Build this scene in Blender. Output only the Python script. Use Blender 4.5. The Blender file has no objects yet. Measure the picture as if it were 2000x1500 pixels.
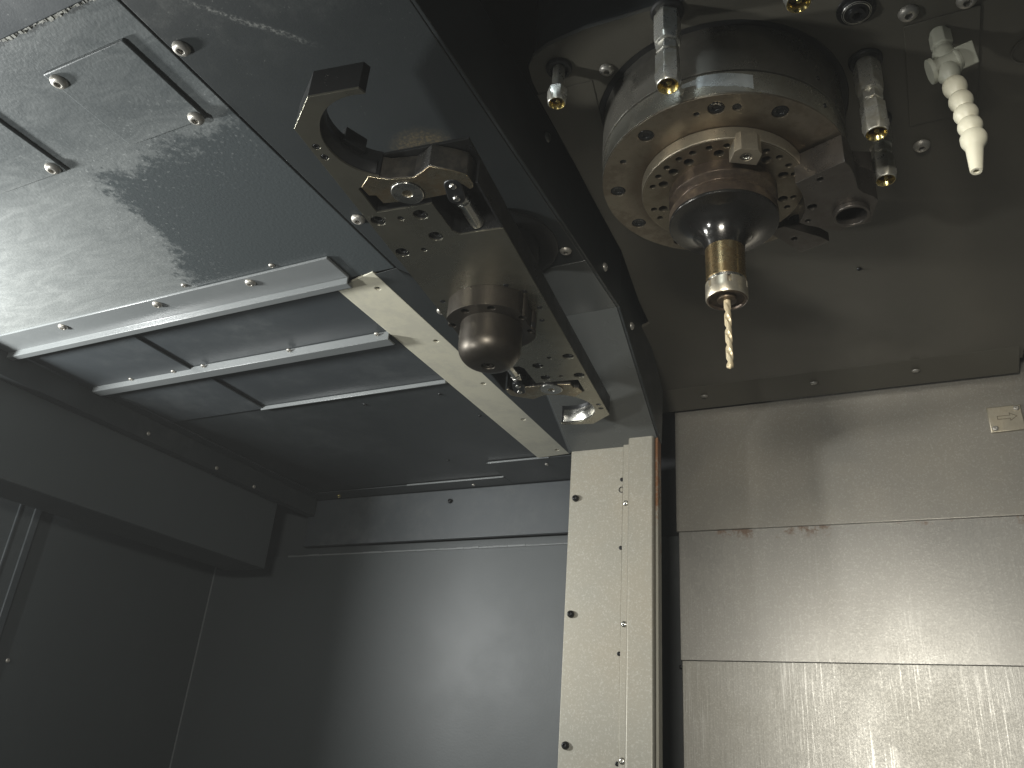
import bpy, bmesh, math, random
from mathutils import Vector, Matrix
from mathutils.geometry import tessellate_polygon
random.seed(7)
S = bpy.context.scene
COL = S.collection

# ------------------------------------------------------------------ camera, world, lamps, exposure
cd = bpy.data.cameras.new('camera')
cam = bpy.data.objects.new('camera', cd)
COL.objects.link(cam)
RX = Vector((0.898716, -0.126120, -0.420003)); RX = Vector((0.898716, 0.432364, 0.073283))
RY = Vector((-0.126120, 0.414885, -0.901091))
RZ = Vector((-0.420003, 0.800583, 0.427393))
cam.matrix_world = Matrix(((RX.x, -RY.x, -RZ.x, 0), (RX.y, -RY.y, -RZ.y, 0), (RX.z, -RY.z, -RZ.z, 0), (0, 0, 0, 1)))
cd.sensor_width = 36
cd.lens = 1589.04 / 2000 * 36
cd.clip_start = 0.01
cd.clip_end = 50
S.camera = cam
W = bpy.data.worlds.new('World'); S.world = W; W.use_nodes = True
bg = W.node_tree.nodes['Background']
bg.inputs[0].default_value = (0.88, 0.96, 1.0, 1); bg.inputs[1].default_value = 0.16


def area(name, loc, target, sx, sy, power, col, spread=180):
    l = bpy.data.lights.new(name, 'AREA'); l.shape = 'RECTANGLE'; l.size = sx; l.size_y = sy
    l.energy = power; l.color = col; l.spread = math.radians(spread)
    o = bpy.data.objects.new(name, l); COL.objects.link(o); o.location = loc
    d = Vector(target) - Vector(loc)
    o.rotation_euler = d.to_track_quat('-Z', 'Y').to_euler()
    return o


area('work_lamp', (-0.905, 0.165, 0.212), (-0.35, 0.50, 0.30), 0.05, 0.06, 6.6, (0.98, 1.0, 0.98))
area('door_lamp', (-0.06, -0.27, 0.135), (-0.05, 0.6, 0.2), 0.14, 0.06, 4.6, (1.0, 0.97, 0.88))
area('shadow_band_light', (-0.66, -0.05, -0.01), (-0.30, 0.30, 0.35), 0.035, 0.035, 0.45, (0.98, 1.0, 0.98), 76)  # added light for faint arm shadow bands, no such lamp in the machine
area('shop_lamp', (-0.25, -0.27, 0.86), (-0.08, 0.33, 0.35), 0.16, 0.10, 1.6, (0.80, 0.93, 1.0))
S.view_settings.view_transform = 'Standard'; S.view_settings.look = 'None'
S.view_settings.exposure = 0.0; S.view_settings.gamma = 1

# ------------------------------------------------------------------ helpers (all lengths in mm)
WL = {}


def thing(name, label, cat, loc=(0, 0, 0), group=None):
    o = bpy.data.objects.new(name, None); COL.objects.link(o); o.empty_display_size = 0.02
    o.location = Vector(loc) * 0.001; WL[o] = Vector(loc)
    o['label'] = label; o['category'] = cat
    if group: o['group'] = group
    return o


def tag(o, label=None, cat=None, group=None, kind=None):
    if label: o['label'] = label
    if cat: o['category'] = cat
    if group: o['group'] = group
    if kind: o['kind'] = kind
    return o


def obj(name, bm, mat, parent=None, smooth=32, bevel=0.0, label=None):
    bmesh.ops.recalc_face_normals(bm, faces=bm.faces)
    lo = Vector((min(v.co[i] for v in bm.verts) for i in range(3))); hi = Vector((max(v.co[i] for v in bm.verts) for i in range(3)))
    org = (lo + hi) / 2
    for v in bm.verts: v.co = (v.co - org) * 0.001
    me = bpy.data.meshes.new(name); bm.to_mesh(me); bm.free()
    me.materials.append(mat)
    if smooth:
        for p in me.polygons: p.use_smooth = True
        me.set_sharp_from_angle(angle=math.radians(smooth))
    o = bpy.data.objects.new(name, me); COL.objects.link(o)
    base = WL[parent] if parent else Vector((0, 0, 0))
    o.location = (org - base) * 0.001; WL[o] = org
    if parent: o.parent = parent
    if bevel:
        b = o.modifiers.new('bevel', 'BEVEL'); b.width = bevel * 0.001; b.segments = 2; b.limit_method = 'ANGLE'; b.angle_limit = math.radians(40)
        b.harden_normals = False
    if label: o['label'] = label
    return o


def inst(name, me, loc, parent, rot=(0, 0, 0)):
    o = bpy.data.objects.new(name, me); COL.objects.link(o)
    o.location = (Vector(loc) - (WL[parent] if parent else Vector())) * 0.001
    o.rotation_euler = [math.radians(a) for a in rot]; WL[o] = Vector(loc)
    if parent: o.parent = parent
    return o


def prism(bm, outline, z0, z1, holes=(), M=None, top=True):
    """extruded outline with real holes; plane coordinates a,b and height c, placed by M"""
    loops = [list(outline)] + [list(h) for h in holes]
    tris = tessellate_polygon([[Vector((a, b, 0)) for a, b in l] for l in loops]) if len(loops) > 1 else None
    M = M or Matrix()
    flat = [p for l in loops for p in l]
    lo = [bm.verts.new(M @ Vector((a, b, z0))) for a, b in flat]
    hi = [bm.verts.new(M @ Vector((a, b, z1))) for a, b in flat]
    if tris:
        for t in tris:
            for vs in (lo, hi):
                try: bm.faces.new([vs[i] for i in t])
                except ValueError: pass
    else:
        bm.faces.new(lo); bm.faces.new(hi)
    k = 0
    for l in loops:
        n = len(l)
        for i in range(n):
            j = (i + 1) % n
            bm.faces.new((lo[k + i], lo[k + j], hi[k + j], hi[k + i]))
        k += n


def box(bm, x0, x1, y0, y1, z0, z1, M=None):
    prism(bm, [(x0, y0), (x1, y0), (x1, y1), (x0, y1)], z0, z1, M=M)


def circ(cx, cy, r, n=24, a0=0):
    return [(cx + r * math.cos(a0 + 2 * math.pi * i / n), cy + r * math.sin(a0 + 2 * math.pi * i / n)) for i in range(n)]


def lathe(bm, prof, c=(0, 0), n=48, M=None, a0=0.0, closed=False, caps=True):
    """prof: (r, z) or (r, z, 'h') for a hexagonal ring of across-flats radius r"""
    M = M or Matrix(); rings = []
    for p in prof:
        r, z = p[0], p[1]; ring = []
        for i in range(n):
            a = 2 * math.pi * i / n; rr = r
            if len(p) > 2:
                k = (a % (math.pi / 3)) - math.pi / 6; rr = r / math.cos(k)
                if p[2] == 'c': rr = min(rr, r * 1.10)
            ring.append(bm.verts.new(M @ Vector((c[0] + rr * math.cos(a + a0), c[1] + rr * math.sin(a + a0), z))))
        rings.append(ring)
    m = len(rings)
    for k in range(m if closed else m - 1):
        A, B = rings[k], rings[(k + 1) % m]
        for i in range(n): bm.faces.new((A[i], A[(i + 1) % n], B[(i + 1) % n], B[i]))
    if caps and not closed:
        bm.faces.new(rings[0]); bm.faces.new(rings[-1])


def B(): return bmesh.new()


# orientation frames: plane coords (a,b), height c
FRAME_XZ = Matrix(((1, 0, 0, 0), (0, 0, 1, 0), (0, 1, 0, 0), (0, 0, 0, 1)))      # a=x b=z c=y
FRAME_YZ = Matrix(((0, 0, 1, 0), (1, 0, 0, 0), (0, 1, 0, 0), (0, 0, 0, 1)))      # a=y b=z c=x
DOWN, TO_FRONT, TO_RIGHT = (0, 0, 0), (-90, 0, 0), (0, -90, 0)


# ------------------------------------------------------------------ materials
class NT:
    def __init__(s, name):
        s.m = bpy.data.materials.new(name); s.m.use_nodes = True; s.t = s.m.node_tree; s.n = s.t.nodes
        s.b = s.n['Principled BSDF']
        s.pos = s.n.new('ShaderNodeNewGeometry').outputs['Position']

    def add(s, typ, ins=None, **kw):
        n = s.n.new(typ)
        for k, v in kw.items(): setattr(n, k, v)
        for k, v in (ins or {}).items():
            if hasattr(v, 'is_output'): s.t.links.new(v, n.inputs[k])
            else: n.inputs[k].default_value = v
        return n

    def noise(s, scale, detail=4, rough=0.55, vec=None, sx=(1, 1, 1), dist=0.0):
        mp = s.add('ShaderNodeMapping', {0: vec or s.pos, 'Scale': sx})
        return s.add('ShaderNodeTexNoise', {'Vector': mp.outputs[0], 'Scale': scale, 'Detail': detail, 'Roughness': rough, 'Distortion': dist}).outputs['Fac']

    def ramp(s, fac, a, b, lo=0.0, hi=1.0):
        return s.add('ShaderNodeMapRange', {0: fac, 1: a, 2: b, 3: lo, 4: hi}, clamp=True, interpolation_type='SMOOTHSTEP').outputs[0]

    def math(s, op, a, b=0.0, c=0.0):
        n = s.add('ShaderNodeMath', operation=op)
        for i, v in enumerate((a, b, c)):
            if hasattr(v, 'is_output'): s.t.links.new(v, n.inputs[i])
            else: n.inputs[i].default_value = v
        return n.outputs[0]

    def mix(s, f, a, b):
        n = s.add('ShaderNodeMix', data_type='RGBA')
        for i, v in ((0, f), (6, a), (7, b)):
            if hasattr(v, 'is_output'): s.t.links.new(v, n.inputs[i])
            else: n.inputs[i].default_value = (*v, 1) if isinstance(v, tuple) and len(v) == 3 else v
        return n.outputs[2]

    def bump(s, h, strength, dist=0.0005, normal=None):
        n = s.add('ShaderNodeBump', {'Height': h, 'Strength': strength, 'Distance': dist})
        if normal is not None: s.t.links.new(normal, n.inputs['Normal'])
        return n.outputs[0]

    def bevel(s, r):
        return s.add('ShaderNodeBevel', {'Radius': r}, samples=4).outputs[0]

    def out(s, base=None, rough=None, metal=None, normal=None, spec=None):
        for k, v in (('Base Color', base), ('Roughness', rough), ('Metallic', metal), ('Normal', normal), ('Specular IOR Level', spec)):
            if v is None: continue
            if hasattr(v, 'is_output'): s.t.links.new(v, s.b.inputs[k])
            else: s.b.inputs[k].default_value = (*v, 1) if isinstance(v, tuple) else v
        return s.m


def paint(name, base, rough=0.42, bump=0.25, grain=900, dust=0.10, dustcol=(0.30, 0.31, 0.30), bev=0.0006, rv=0.06):
    t = NT(name)
    n1 = t.noise(grain, 3, 0.6); n2 = t.noise(9, 5, 0.6); n3 = t.noise(60, 6, 0.7)
    sp = t.ramp(t.noise(700, 2, 0.5), 0.70, 0.78)                      # stray specks
    sp = t.math('MULTIPLY', sp, t.ramp(t.noise(14, 3, 0.6), 0.50, 0.72))
    film = t.math('MULTIPLY', t.ramp(n2, 0.42, 0.72), t.ramp(n3, 0.30, 0.75))
    f = t.math('ADD', t.math('MULTIPLY', film, dust), t.math('MULTIPLY', sp, 0.55 * min(1, dust * 6)))
    c = t.mix(f, base, dustcol)
    r = t.math('ADD', t.ramp(n2, 0.3, 0.7, rough - rv, rough + rv), t.math('MULTIPLY', f, 0.3))
    nb = t.bevel(bev) if bev else None
    return t.out(c, r, 0.0, t.bump(n1, bump, 0.0003, nb), 0.5)


def metal(name, base, rough=0.3, metallic=1.0, tint=None, tintamt=0.4, tscale=40, streak=None, bump=0.05, bev=0.0004, grain=1500, rv=0.08, darkp=None):
    t = NT(name)
    sx = streak or (1, 1, 1)
    n1 = t.noise(grain, 2, 0.5, sx=sx); n2 = t.noise(tscale, 5, 0.65); n3 = t.noise(tscale * 4.3, 4, 0.7)
    c = base
    if tint:
        c = t.mix(t.math('MULTIPLY', t.ramp(t.math('ADD', t.math('MULTIPLY', n2, 0.65), t.math('MULTIPLY', n3, 0.35)), 0.42, 0.62), tintamt), base, tint)
    r = t.math('ADD', t.ramp(n2, 0.3, 0.7, rough - rv, rough + rv), t.math('MULTIPLY', t.math('SUBTRACT', n1, 0.5), 0.12))
    return t.out(c, r, metallic, t.bump(n1, bump, 0.0002, t.bevel(bev) if bev else None), 0.5)


def worn_paint():
    """big ceiling sheet: grey powder coat under a pale dried coolant film that ends in a ragged edge"""
    t = NT('worn_ceiling_paint')
    sep = t.add('ShaderNodeSeparateXYZ', {0: t.pos}); x, y = sep.outputs[0], sep.outputs[1]
    big = t.noise(16, 4, 0.6); fine = t.noise(170, 6, 0.75); mid = t.noise(55, 5, 0.7)
    jag = t.math('ADD', t.math('MULTIPLY', t.math('SUBTRACT', big, 0.5), 0.055), t.math('ADD', t.math('MULTIPLY', t.math('SUBTRACT', fine, 0.5), 0.055), t.math('MULTIPLY', t.math('SUBTRACT', mid, 0.5), 0.05)))
    # clean patch: right of x=-0.512 (slanting) and behind y=0.268
    ex = t.math('ADD', t.math('ADD', x, 0.500), t.math('MULTIPLY', t.math('SUBTRACT', y, 0.33), 0.25))
    ey = t.math('SUBTRACT', t.math('SUBTRACT', y, 0.268), t.math('MULTIPLY', t.math('ADD', x, 0.40), -0.05))
    d = t.math('SMOOTH_MIN', ex, ey, 0.03)
    clean = t.ramp(t.math('ADD', d, jag), -0.009, 0.007)
    film = t.math('SUBTRACT', 1.0, clean)
    front = t.ramp(y, 0.225, 0.285)                                     # thicker film behind the cover plates
    left = t.ramp(x, -0.80, -0.42, 1.0, 0.45)
    wisps = t.ramp(t.noise(30, 7, 0.75, sx=(1, 2.6, 1), dist=0.8), 0.35, 0.72)
    amt = t.math('MULTIPLY', film, t.math('ADD', t.math('MULTIPLY', front, 0.30), t.math('ADD', 0.11, t.math('MULTIPLY', wisps, 0.22))))
    amt = t.math('MULTIPLY', amt, left)
    spots = t.math('MULTIPLY', t.ramp(t.noise(330, 4, 0.7), 0.58, 0.70), t.ramp(t.math('ABSOLUTE', d), 0.0, 0.075, 1.0, 0.0))
    amt = t.math('ADD', amt, t.math('MULTIPLY', spots, 0.26))
    c = t.mix(amt, (0.055, 0.064, 0.067), (0.45, 0.465, 0.45))
    r = t.ramp(amt, 0.0, 0.5, 0.40, 0.62)
    grain = t.noise(420, 3, 0.5)
    return t.out(c, r, 0.0, t.bump(grain, 0.35, 0.0006, t.bevel(0.0006)), 0.5)


def steel_sheet(name, base, rough, streaky, warm=(0.33, 0.26, 0.19), metallic=0.75, rust_at=None):
    """stainless cover: glittery etched grain, vertical rub lines"""
    t = NT(name)
    sep = t.add('ShaderNodeSeparateXYZ', {0: t.pos})
    g = t.noise(620, 4, 0.7); g2 = t.noise(800, 2, 0.5)
    st = t.noise(520, 4, 0.65, sx=(1.0, 1.0, 0.03)); st2 = t.noise(22, 4, 0.6, sx=(1, 1, 0.35))
    big = t.noise(7, 4, 0.6)
    speck = t.ramp(g, 0.50, 0.68)
    c = t.mix(t.math('MULTIPLY', t.ramp(big, 0.35, 0.7), 0.45), base, warm)
    c = t.mix(t.math('MULTIPLY', speck, 0.25), c, (0.62, 0.60, 0.55))
    mask = t.math('MULTIPLY', t.ramp(st, 0.50, 0.66), t.math('MULTIPLY', t.ramp(st2, 0.42, 0.62), streaky))
    c = t.mix(t.math('MULTIPLY', mask, 0.32), c, (0.62, 0.61, 0.58))
    metl = metallic
    if rust_at is not None:
        z = sep.outputs[2]
        near = t.ramp(t.math('ABSOLUTE', t.math('SUBTRACT', z, rust_at)), 0.0, 0.012, 1.0, 0.0)
        rm = t.math('MULTIPLY', near, t.ramp(t.math('ADD', t.math('MULTIPLY', t.noise(28, 5, 0.7), 0.6), t.math('MULTIPLY', t.noise(190, 4, 0.7), 0.4)), 0.50, 0.60))
        c = t.mix(t.math('MULTIPLY', rm, 0.75), c, (0.16, 0.075, 0.03))
        metl = t.math('SUBTRACT', metallic, t.math('MULTIPLY', rm, 0.6))
    r = t.math('SUBTRACT', t.math('ADD', t.ramp(big, 0.3, 0.7, rough - 0.03, rough + 0.05), t.math('MULTIPLY', t.math('SUBTRACT', g2, 0.5), 0.2)), t.math('MULTIPLY', mask, 0.10))
    h = t.math('ADD', t.math('MULTIPLY', g, 0.5), t.math('MULTIPLY', st, 0.9 * streaky))
    return t.out(c, r, metl, t.bump(h, 0.22, 0.0004, t.bevel(0.0005)), 0.5)


M_PAINT = paint('dark_enclosure_paint', (0.027, 0.031, 0.032), 0.42, 0.25)
M_FLAT = paint('rear_sheet_paint', (0.034, 0.039, 0.041), 0.44, 0.15, bev=0)


def housing_paint():
    t = NT('housing_paint')
    sep = t.add('ShaderNodeSeparateXYZ', {0: t.pos}); x, y = sep.outputs[0], sep.outputs[1]
    n1 = t.noise(900, 3, 0.6); n2 = t.noise(9, 5, 0.6); fine = t.noise(420, 4, 0.75); mid = t.noise(60, 5, 0.7)
    px, py = t.math('ADD', x, 0.3075), t.math('SUBTRACT', y, 0.1908)
    dist = t.math('ADD', t.math('MULTIPLY', px, -0.724), t.math('MULTIPLY', py, 0.69))
    along = t.math('ADD', t.math('MULTIPLY', px, 0.69), t.math('MULTIPLY', py, 0.724))
    w = t.math('ABSOLUTE', t.math('ADD', dist, t.math('MULTIPLY', t.math('SUBTRACT', mid, 0.5), 0.007)))
    line = t.math('MULTIPLY', t.ramp(w, 0.0004, 0.0030, 1.0, 0.0), t.math('MULTIPLY', t.ramp(along, -0.02, 0.01), t.ramp(along, 0.045, 0.07, 1.0, 0.0)))
    line = t.math('MULTIPLY', line, t.ramp(fine, 0.42, 0.66))
    sp = t.math('MULTIPLY', t.ramp(t.noise(560, 2, 0.5), 0.69, 0.76), t.ramp(y, 0.12, 0.32, 1.0, 0.15))
    sp = t.math('MULTIPLY', sp, t.ramp(t.noise(22, 3, 0.6), 0.42, 0.62))
    haze = t.math('MULTIPLY', t.ramp(mid, 0.45, 0.75), t.ramp(y, 0.14, 0.26, 0.16, 0.0))
    f = t.math('ADD', t.math('ADD', t.math('MULTIPLY', line, 0.42), t.math('MULTIPLY', sp, 0.6)), haze)
    c = t.mix(f, (0.027, 0.031, 0.032), (0.36, 0.36, 0.33))
    # swarf dust beside the upper gripper
    dx, dy = t.math('DIVIDE', t.math('ADD', x, 0.251), 0.022), t.math('DIVIDE', t.math('SUBTRACT', y, 0.329), 0.016)
    rr = t.math('SQRT', t.math('ADD', t.math('MULTIPLY', dx, dx), t.math('MULTIPLY', dy, dy)))
    sw = t.math('MULTIPLY', t.ramp(t.math('ADD', rr, t.math('MULTIPLY', mid, 0.6)), 0.7, 1.5, 1.0, 0.0), t.ramp(fine, 0.40, 0.70, 0.15, 1.0))
    c = t.mix(t.math('MULTIPLY', sw, 0.8), c, (0.17, 0.13, 0.07))
    r = t.math('ADD', t.ramp(n2, 0.3, 0.7, 0.38, 0.48), t.math('MULTIPLY', f, 0.3))
    return t.out(c, r, 0.0, t.bump(n1, 0.25, 0.0003, t.bevel(0.0006)), 0.5)


M_HOUSING = housing_paint()
M_PAINT_DUSTY = paint('dusty_enclosure_paint', (0.048, 0.055, 0.060), 0.42, 0.25, dust=0.16)
M_WALL = paint('wall_paint', (0.054, 0.061, 0.063), 0.47, 0.30, grain=450, dust=0.03, rv=0.02)
M_GLOSS = paint('glossy_housing_paint', (0.088, 0.092, 0.088), 0.26, 0.12, dust=0.03, rv=0.03)
M_RAIL = paint('rail_paint', (0.16, 0.17, 0.172), 0.34, 0.15, dust=0.15)
M_HEAD = paint('spindle_head_paint', (0.098, 0.090, 0.070), 0.45, 0.25, dust=0.05)
M_WORN = worn_paint()
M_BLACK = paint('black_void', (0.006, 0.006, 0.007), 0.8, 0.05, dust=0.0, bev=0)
M_STRIP = metal('cream_strip', (0.66, 0.63, 0.50), 0.38, 0.0, tint=(0.52, 0.50, 0.42), tintamt=0.6, tscale=25, bump=0.03, bev=0.0012)
M_ARM = metal('ground_steel', (0.25, 0.24, 0.195), 0.30, 0.9, tint=(0.19, 0.175, 0.13), tintamt=0.5, tscale=18, bump=0.03)
M_ARM_SIDE = metal('oxide_steel', (0.045, 0.046, 0.047), 0.35, 0.8, bump=0.05)
M_OXIDE = metal('worn_oxide', (0.05, 0.048, 0.044), 0.34, 0.7, tint=(0.16, 0.14, 0.11), tintamt=0.35, tscale=70)
M_CLAW = metal('claw_steel', (0.40, 0.35, 0.25), 0.30, 0.95, tint=(0.24, 0.15, 0.07), tintamt=0.6, tscale=60)
M_DOME = metal('gunmetal', (0.066, 0.058, 0.048), 0.42, 0.85, tint=(0.045, 0.038, 0.031), tintamt=0.5, tscale=50, bump=0.04)
M_BRIGHT = metal('bright_steel', (0.62, 0.61, 0.57), 0.26, 1.0, tint=(0.42, 0.38, 0.30), tintamt=0.4, tscale=80)
M_NICKEL = metal('nickel_fitting', (0.58, 0.57, 0.52), 0.33, 0.72, tint=(0.34, 0.30, 0.20), tintamt=0.55, tscale=110, bump=0.03, bev=0.0003)
M_BRASS = metal('brass_bore', (0.62, 0.50, 0.20), 0.22, 1.0)
M_SCREW = metal('button_screw_steel', (0.44, 0.42, 0.38), 0.42, 0.6, tint=(0.33, 0.30, 0.25), tintamt=0.5, tscale=200)
M_BOLT = metal('black_oxide_bolt', (0.035, 0.036, 0.037), 0.32, 0.7, bev=0.0003)
M_RING = metal('ring_steel', (0.27, 0.235, 0.175), 0.36, 0.9, tint=(0.16, 0.12, 0.075), tintamt=0.65, tscale=28, bump=0.04)
M_DRUM = metal('drum_steel', (0.20, 0.19, 0.165), 0.32, 0.75, tint=(0.12, 0.11, 0.09), tintamt=0.4, tscale=30, bump=0.03)
M_DRUM_LOW = metal('collar_steel', (0.36, 0.35, 0.30), 0.25, 0.82, tint=(0.22, 0.19, 0.13), tintamt=0.5, tscale=30, bump=0.03)
def oily_shaded_face():
    t = NT('oily_shaded_ring_face')
    sep = t.add('ShaderNodeSeparateXYZ', {0: t.pos})
    dx, dy = t.math('ADD', sep.outputs[0], 0.0776), t.math('SUBTRACT', sep.outputs[1], 0.3994)
    r = t.math('SQRT', t.math('ADD', t.math('MULTIPLY', dx, dx), t.math('MULTIPLY', dy, dy)))
    n = t.noise(45, 5, 0.65); f = t.noise(220, 4, 0.7); g = t.noise(1500, 2, 0.5)
    oil_shade = t.ramp(t.math('ADD', r, t.math('MULTIPLY', t.math('SUBTRACT', n, 0.5), 0.022)), 0.047, 0.063, 1.0, 0.0)  # oil stain and painted shade, darker close around the nose ring
    blot = t.ramp(t.math('ADD', t.math('MULTIPLY', n, 0.6), t.math('MULTIPLY', f, 0.4)), 0.47, 0.62)
    c = t.mix(t.math('MULTIPLY', blot, 0.55), (0.27, 0.235, 0.18), (0.16, 0.12, 0.08))
    c = t.mix(t.math('MULTIPLY', oil_shade, 0.72), c, (0.075, 0.052, 0.033))
    return t.out(c, t.ramp(n, 0.3, 0.7, 0.30, 0.44), 0.88, t.bump(g, 0.04, 0.0002, t.bevel(0.0004)), 0.5)


M_FACE = oily_shaded_face()
M_PATCH = metal('reflection_steel', (0.66, 0.70, 0.70), 0.24, 0.7, tint=(0.45, 0.48, 0.47), tintamt=0.6, tscale=70)  # pale steel for the painted reflection on the collar
M_RUSTY = metal('stained_holder', (0.085, 0.064, 0.050), 0.36, 0.7, tint=(0.25, 0.19, 0.12), tintamt=0.5, tscale=45, bump=0.12)
M_HOLDER = metal('dark_holder', (0.085, 0.082, 0.078), 0.20, 0.9, tint=(0.05, 0.045, 0.04), tintamt=0.4, tscale=60, bump=0.02)
M_SHANK = metal('stained_shank', (0.42, 0.32, 0.17), 0.26, 0.95, tint=(0.20, 0.12, 0.05), tintamt=0.7, tscale=110, bump=0.05)
M_NUT = metal('collet_nut_steel', (0.62, 0.56, 0.44), 0.36, 0.9, tint=(0.42, 0.36, 0.27), tintamt=0.5, tscale=120)
M_DRILL = metal('drill_coating', (0.58, 0.49, 0.33), 0.42, 0.4, tint=(0.50, 0.38, 0.20), tintamt=0.4, tscale=200)
M_BLOCK = metal('block_steel', (0.16, 0.145, 0.13), 0.34, 0.88, tint=(0.10, 0.085, 0.07), tintamt=0.5, tscale=35)
M_HOSE = metal('cream_plastic', (0.70, 0.665, 0.52), 0.45, 0.0, tint=(0.62, 0.57, 0.42), tintamt=0.35, tscale=90, bump=0.02, bev=0.0005)
M_VALVE = metal('shaded_plastic', (0.38, 0.38, 0.31), 0.45, 0.0, bump=0.02, bev=0.0005)  # hose plastic darkened, shade on the valve end put into colour
M_RUBBER = paint('rubber_seal', (0.012, 0.012, 0.012), 0.5, 0.1, dust=0.0)
M_SEAL = metal('dried_sealant', (0.30, 0.30, 0.26), 0.6, 0.0, tint=(0.09, 0.09, 0.085), tintamt=0.9, tscale=220, bump=0.5)
M_COVER1 = steel_sheet('cover_sheet_upper', (0.315, 0.298, 0.264), 0.35, 0.10, warm=(0.295, 0.264, 0.21), metallic=0.62)
M_COVER2 = steel_sheet('cover_sheet_middle', (0.302, 0.291, 0.268), 0.38, 0.4, warm=(0.285, 0.27, 0.24), rust_at=0.2345)
M_COVER3 = steel_sheet('cover_sheet_lower', (0.302, 0.292, 0.267), 0.42, 0.9, warm=(0.285, 0.268, 0.225))
M_COLUMN = steel_sheet('column_sheet', (0.28, 0.268, 0.226), 0.46, 0.0, warm=(0.30, 0.255, 0.185), metallic=0.45)
def rust_edge():
    t = NT('rusty_edge')
    z = t.add('ShaderNodeSeparateXYZ', {0: t.pos}).outputs[2]
    n = t.math('ADD', t.math('MULTIPLY', t.noise(60, 5, 0.7), 0.6), t.math('MULTIPLY', t.noise(260, 4, 0.7), 0.4))
    m = t.ramp(t.math('ADD', t.math('MULTIPLY', t.math('SUBTRACT', z, 0.225), 2.4), n), 0.47, 0.60)
    c = t.mix(m, (0.30, 0.285, 0.235), (0.23, 0.11, 0.05))
    return t.out(c, 0.55, 0.25, t.bump(n, 0.3, 0.0004), 0.4)


M_RUST = rust_edge()
M_PLATE = metal('etched_plate', (0.52, 0.47, 0.37), 0.42, 0.8, tint=(0.38, 0.32, 0.22), tintamt=0.5, tscale=90, bump=0.1)
M_GROOVE = metal('engraved_groove', (0.20, 0.17, 0.12), 0.55, 0.6)


# ------------------------------------------------------------------ shared screw meshes (base at origin, head towards -Z)
def mesh_of(name, bm, mats):
    bmesh.ops.recalc_face_normals(bm, faces=bm.faces)
    for v in bm.verts: v.co *= 0.001
    me = bpy.data.meshes.new(name); bm.to_mesh(me); bm.free()
    for m in mats: me.materials.append(m)
    for p in me.polygons: p.use_smooth = True
    me.set_sharp_from_angle(angle=math.radians(38))
    return me


def button_mesh(d, h=None, mat=None, name='button_screw'):
    h = h or d * 0.31; r = d / 2; bm = B()
    pr = [(r * 0.96, 0.0), (r, -h * 0.12), (r * 0.97, -h * 0.35), (r * 0.86, -h * 0.66), (r * 0.68, -h * 0.90), (r * 0.50, -h * 1.0), (r * 0.40, -h * 1.0), (r * 0.36, -h * 0.96, 'h'), (r * 0.34, -h * 0.25, 'h')]
    lathe(bm, pr, n=24)
    return mesh_of(name, bm, [mat or M_SCREW])


def socket_mesh(d, mat=None, name='socket_bolt', h=None):
    r = d / 2; h = h or d * 0.6; bm = B()
    lathe(bm, [(r, 0), (r, -h + r * 0.08), (r * 0.93, -h), (r * 0.58, -h), (r * 0.50, -h + r * 0.05, 'h'), (r * 0.50, -h * 0.35, 'h')], n=24)
    return mesh_of(name, bm, [mat or M_BOLT])


SC_M6 = button_mesh(10.5); SC_M5 = button_mesh(9.0); SC_M4 = button_mesh(7.4); SC_M3 = button_mesh(5.2)
SC_BLACK = button_mesh(7.0, 4.6, M_BOLT, 'cap_bolt'); SC_BLK_SMALL = button_mesh(4.0, 1.4, M_BOLT, 'dark_screw')
SC_BRASS = button_mesh(8.0, 3.0, M_BRASS, 'brass_screw')
BO_M6 = socket_mesh(8.6); BO_M5 = socket_mesh(6.4); BO_M3 = socket_mesh(3.6); BO_RING = socket_mesh(8.2)
RIVET = button_mesh(5.6, 1.6, M_BRIGHT, 'rivet')
ZC, ZA, ZP = 355.0, 298.5, 380.0

# ------------------------------------------------------------------ the enclosure (setting)
bm = B(); box(bm, -1100, 620, -900, 1100, -520, -500); fl = obj('floor', bm, M_WALL); tag(fl, kind='structure')
bm = B(); box(bm, -1100, 620, 120, 1100, 520, 540); ce = obj('ceiling', bm, M_BLACK); tag(ce, kind='structure')
bm = B(); box(bm, 600, 620, -600, 1100, -500, 520); rw = obj('right_wall', bm, M_WALL); tag(rw, kind='structure')
lw = obj('left_wall', (lambda b: (box(b, -1030, -1005, -600, 975, -500, 520), b)[1])(B()), M_WALL); tag(lw, kind='structure')
bm = B(); box(bm, -1005, -215, 955, 975, -500, 268); bw = obj('back_wall', bm, M_WALL); tag(bw, kind='structure')
bm = B(); box(bm, -1005, -215, 972, 990, 268, 520); obj('upper_sheet', bm, M_WALL, bw)
inst('screw', SC_M3, (-1005, 663.7, 74.6), lw, TO_RIGHT)
# irregular weld bead on the wall's top edge
bm = B(); x = -860
while x < -404:
    w = random.uniform(5, 16); r = random.uniform(0.5, 1.2)
    box(bm, x, x + w - 0.2, 953.8 - r, 956, 266.8, 268.4 + random.uniform(0, 0.9)); x += w
obj('weld_bead', bm, M_RAIL, bw)

bm = B(); box(bm, -1004.9, -1003.4, 953.2, 954.9, -500, 300); obj('corner_seam', bm, M_RAIL, lw)
# left wall post
pt = thing('wall_post', 'dark grey vertical strip on the left wall below the ceiling beam', 'wall strip', (-1005, 634, -500))
bm = B(); box(bm, -1005, -1001, 634, 643, -500, 300); obj('flange', bm, M_PAINT_DUSTY, pt, bevel=0.6)
bm = B(); box(bm, -1005, -1002.6, 614, 617, -500, 300); obj('edge_trim', bm, M_PAINT_DUSTY, pt, bevel=0.5)
bm = B(); box(bm, -1005, -1003.5, 617.2, 633.8, -500, 300); obj('infill', bm, M_WALL, pt)

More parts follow.
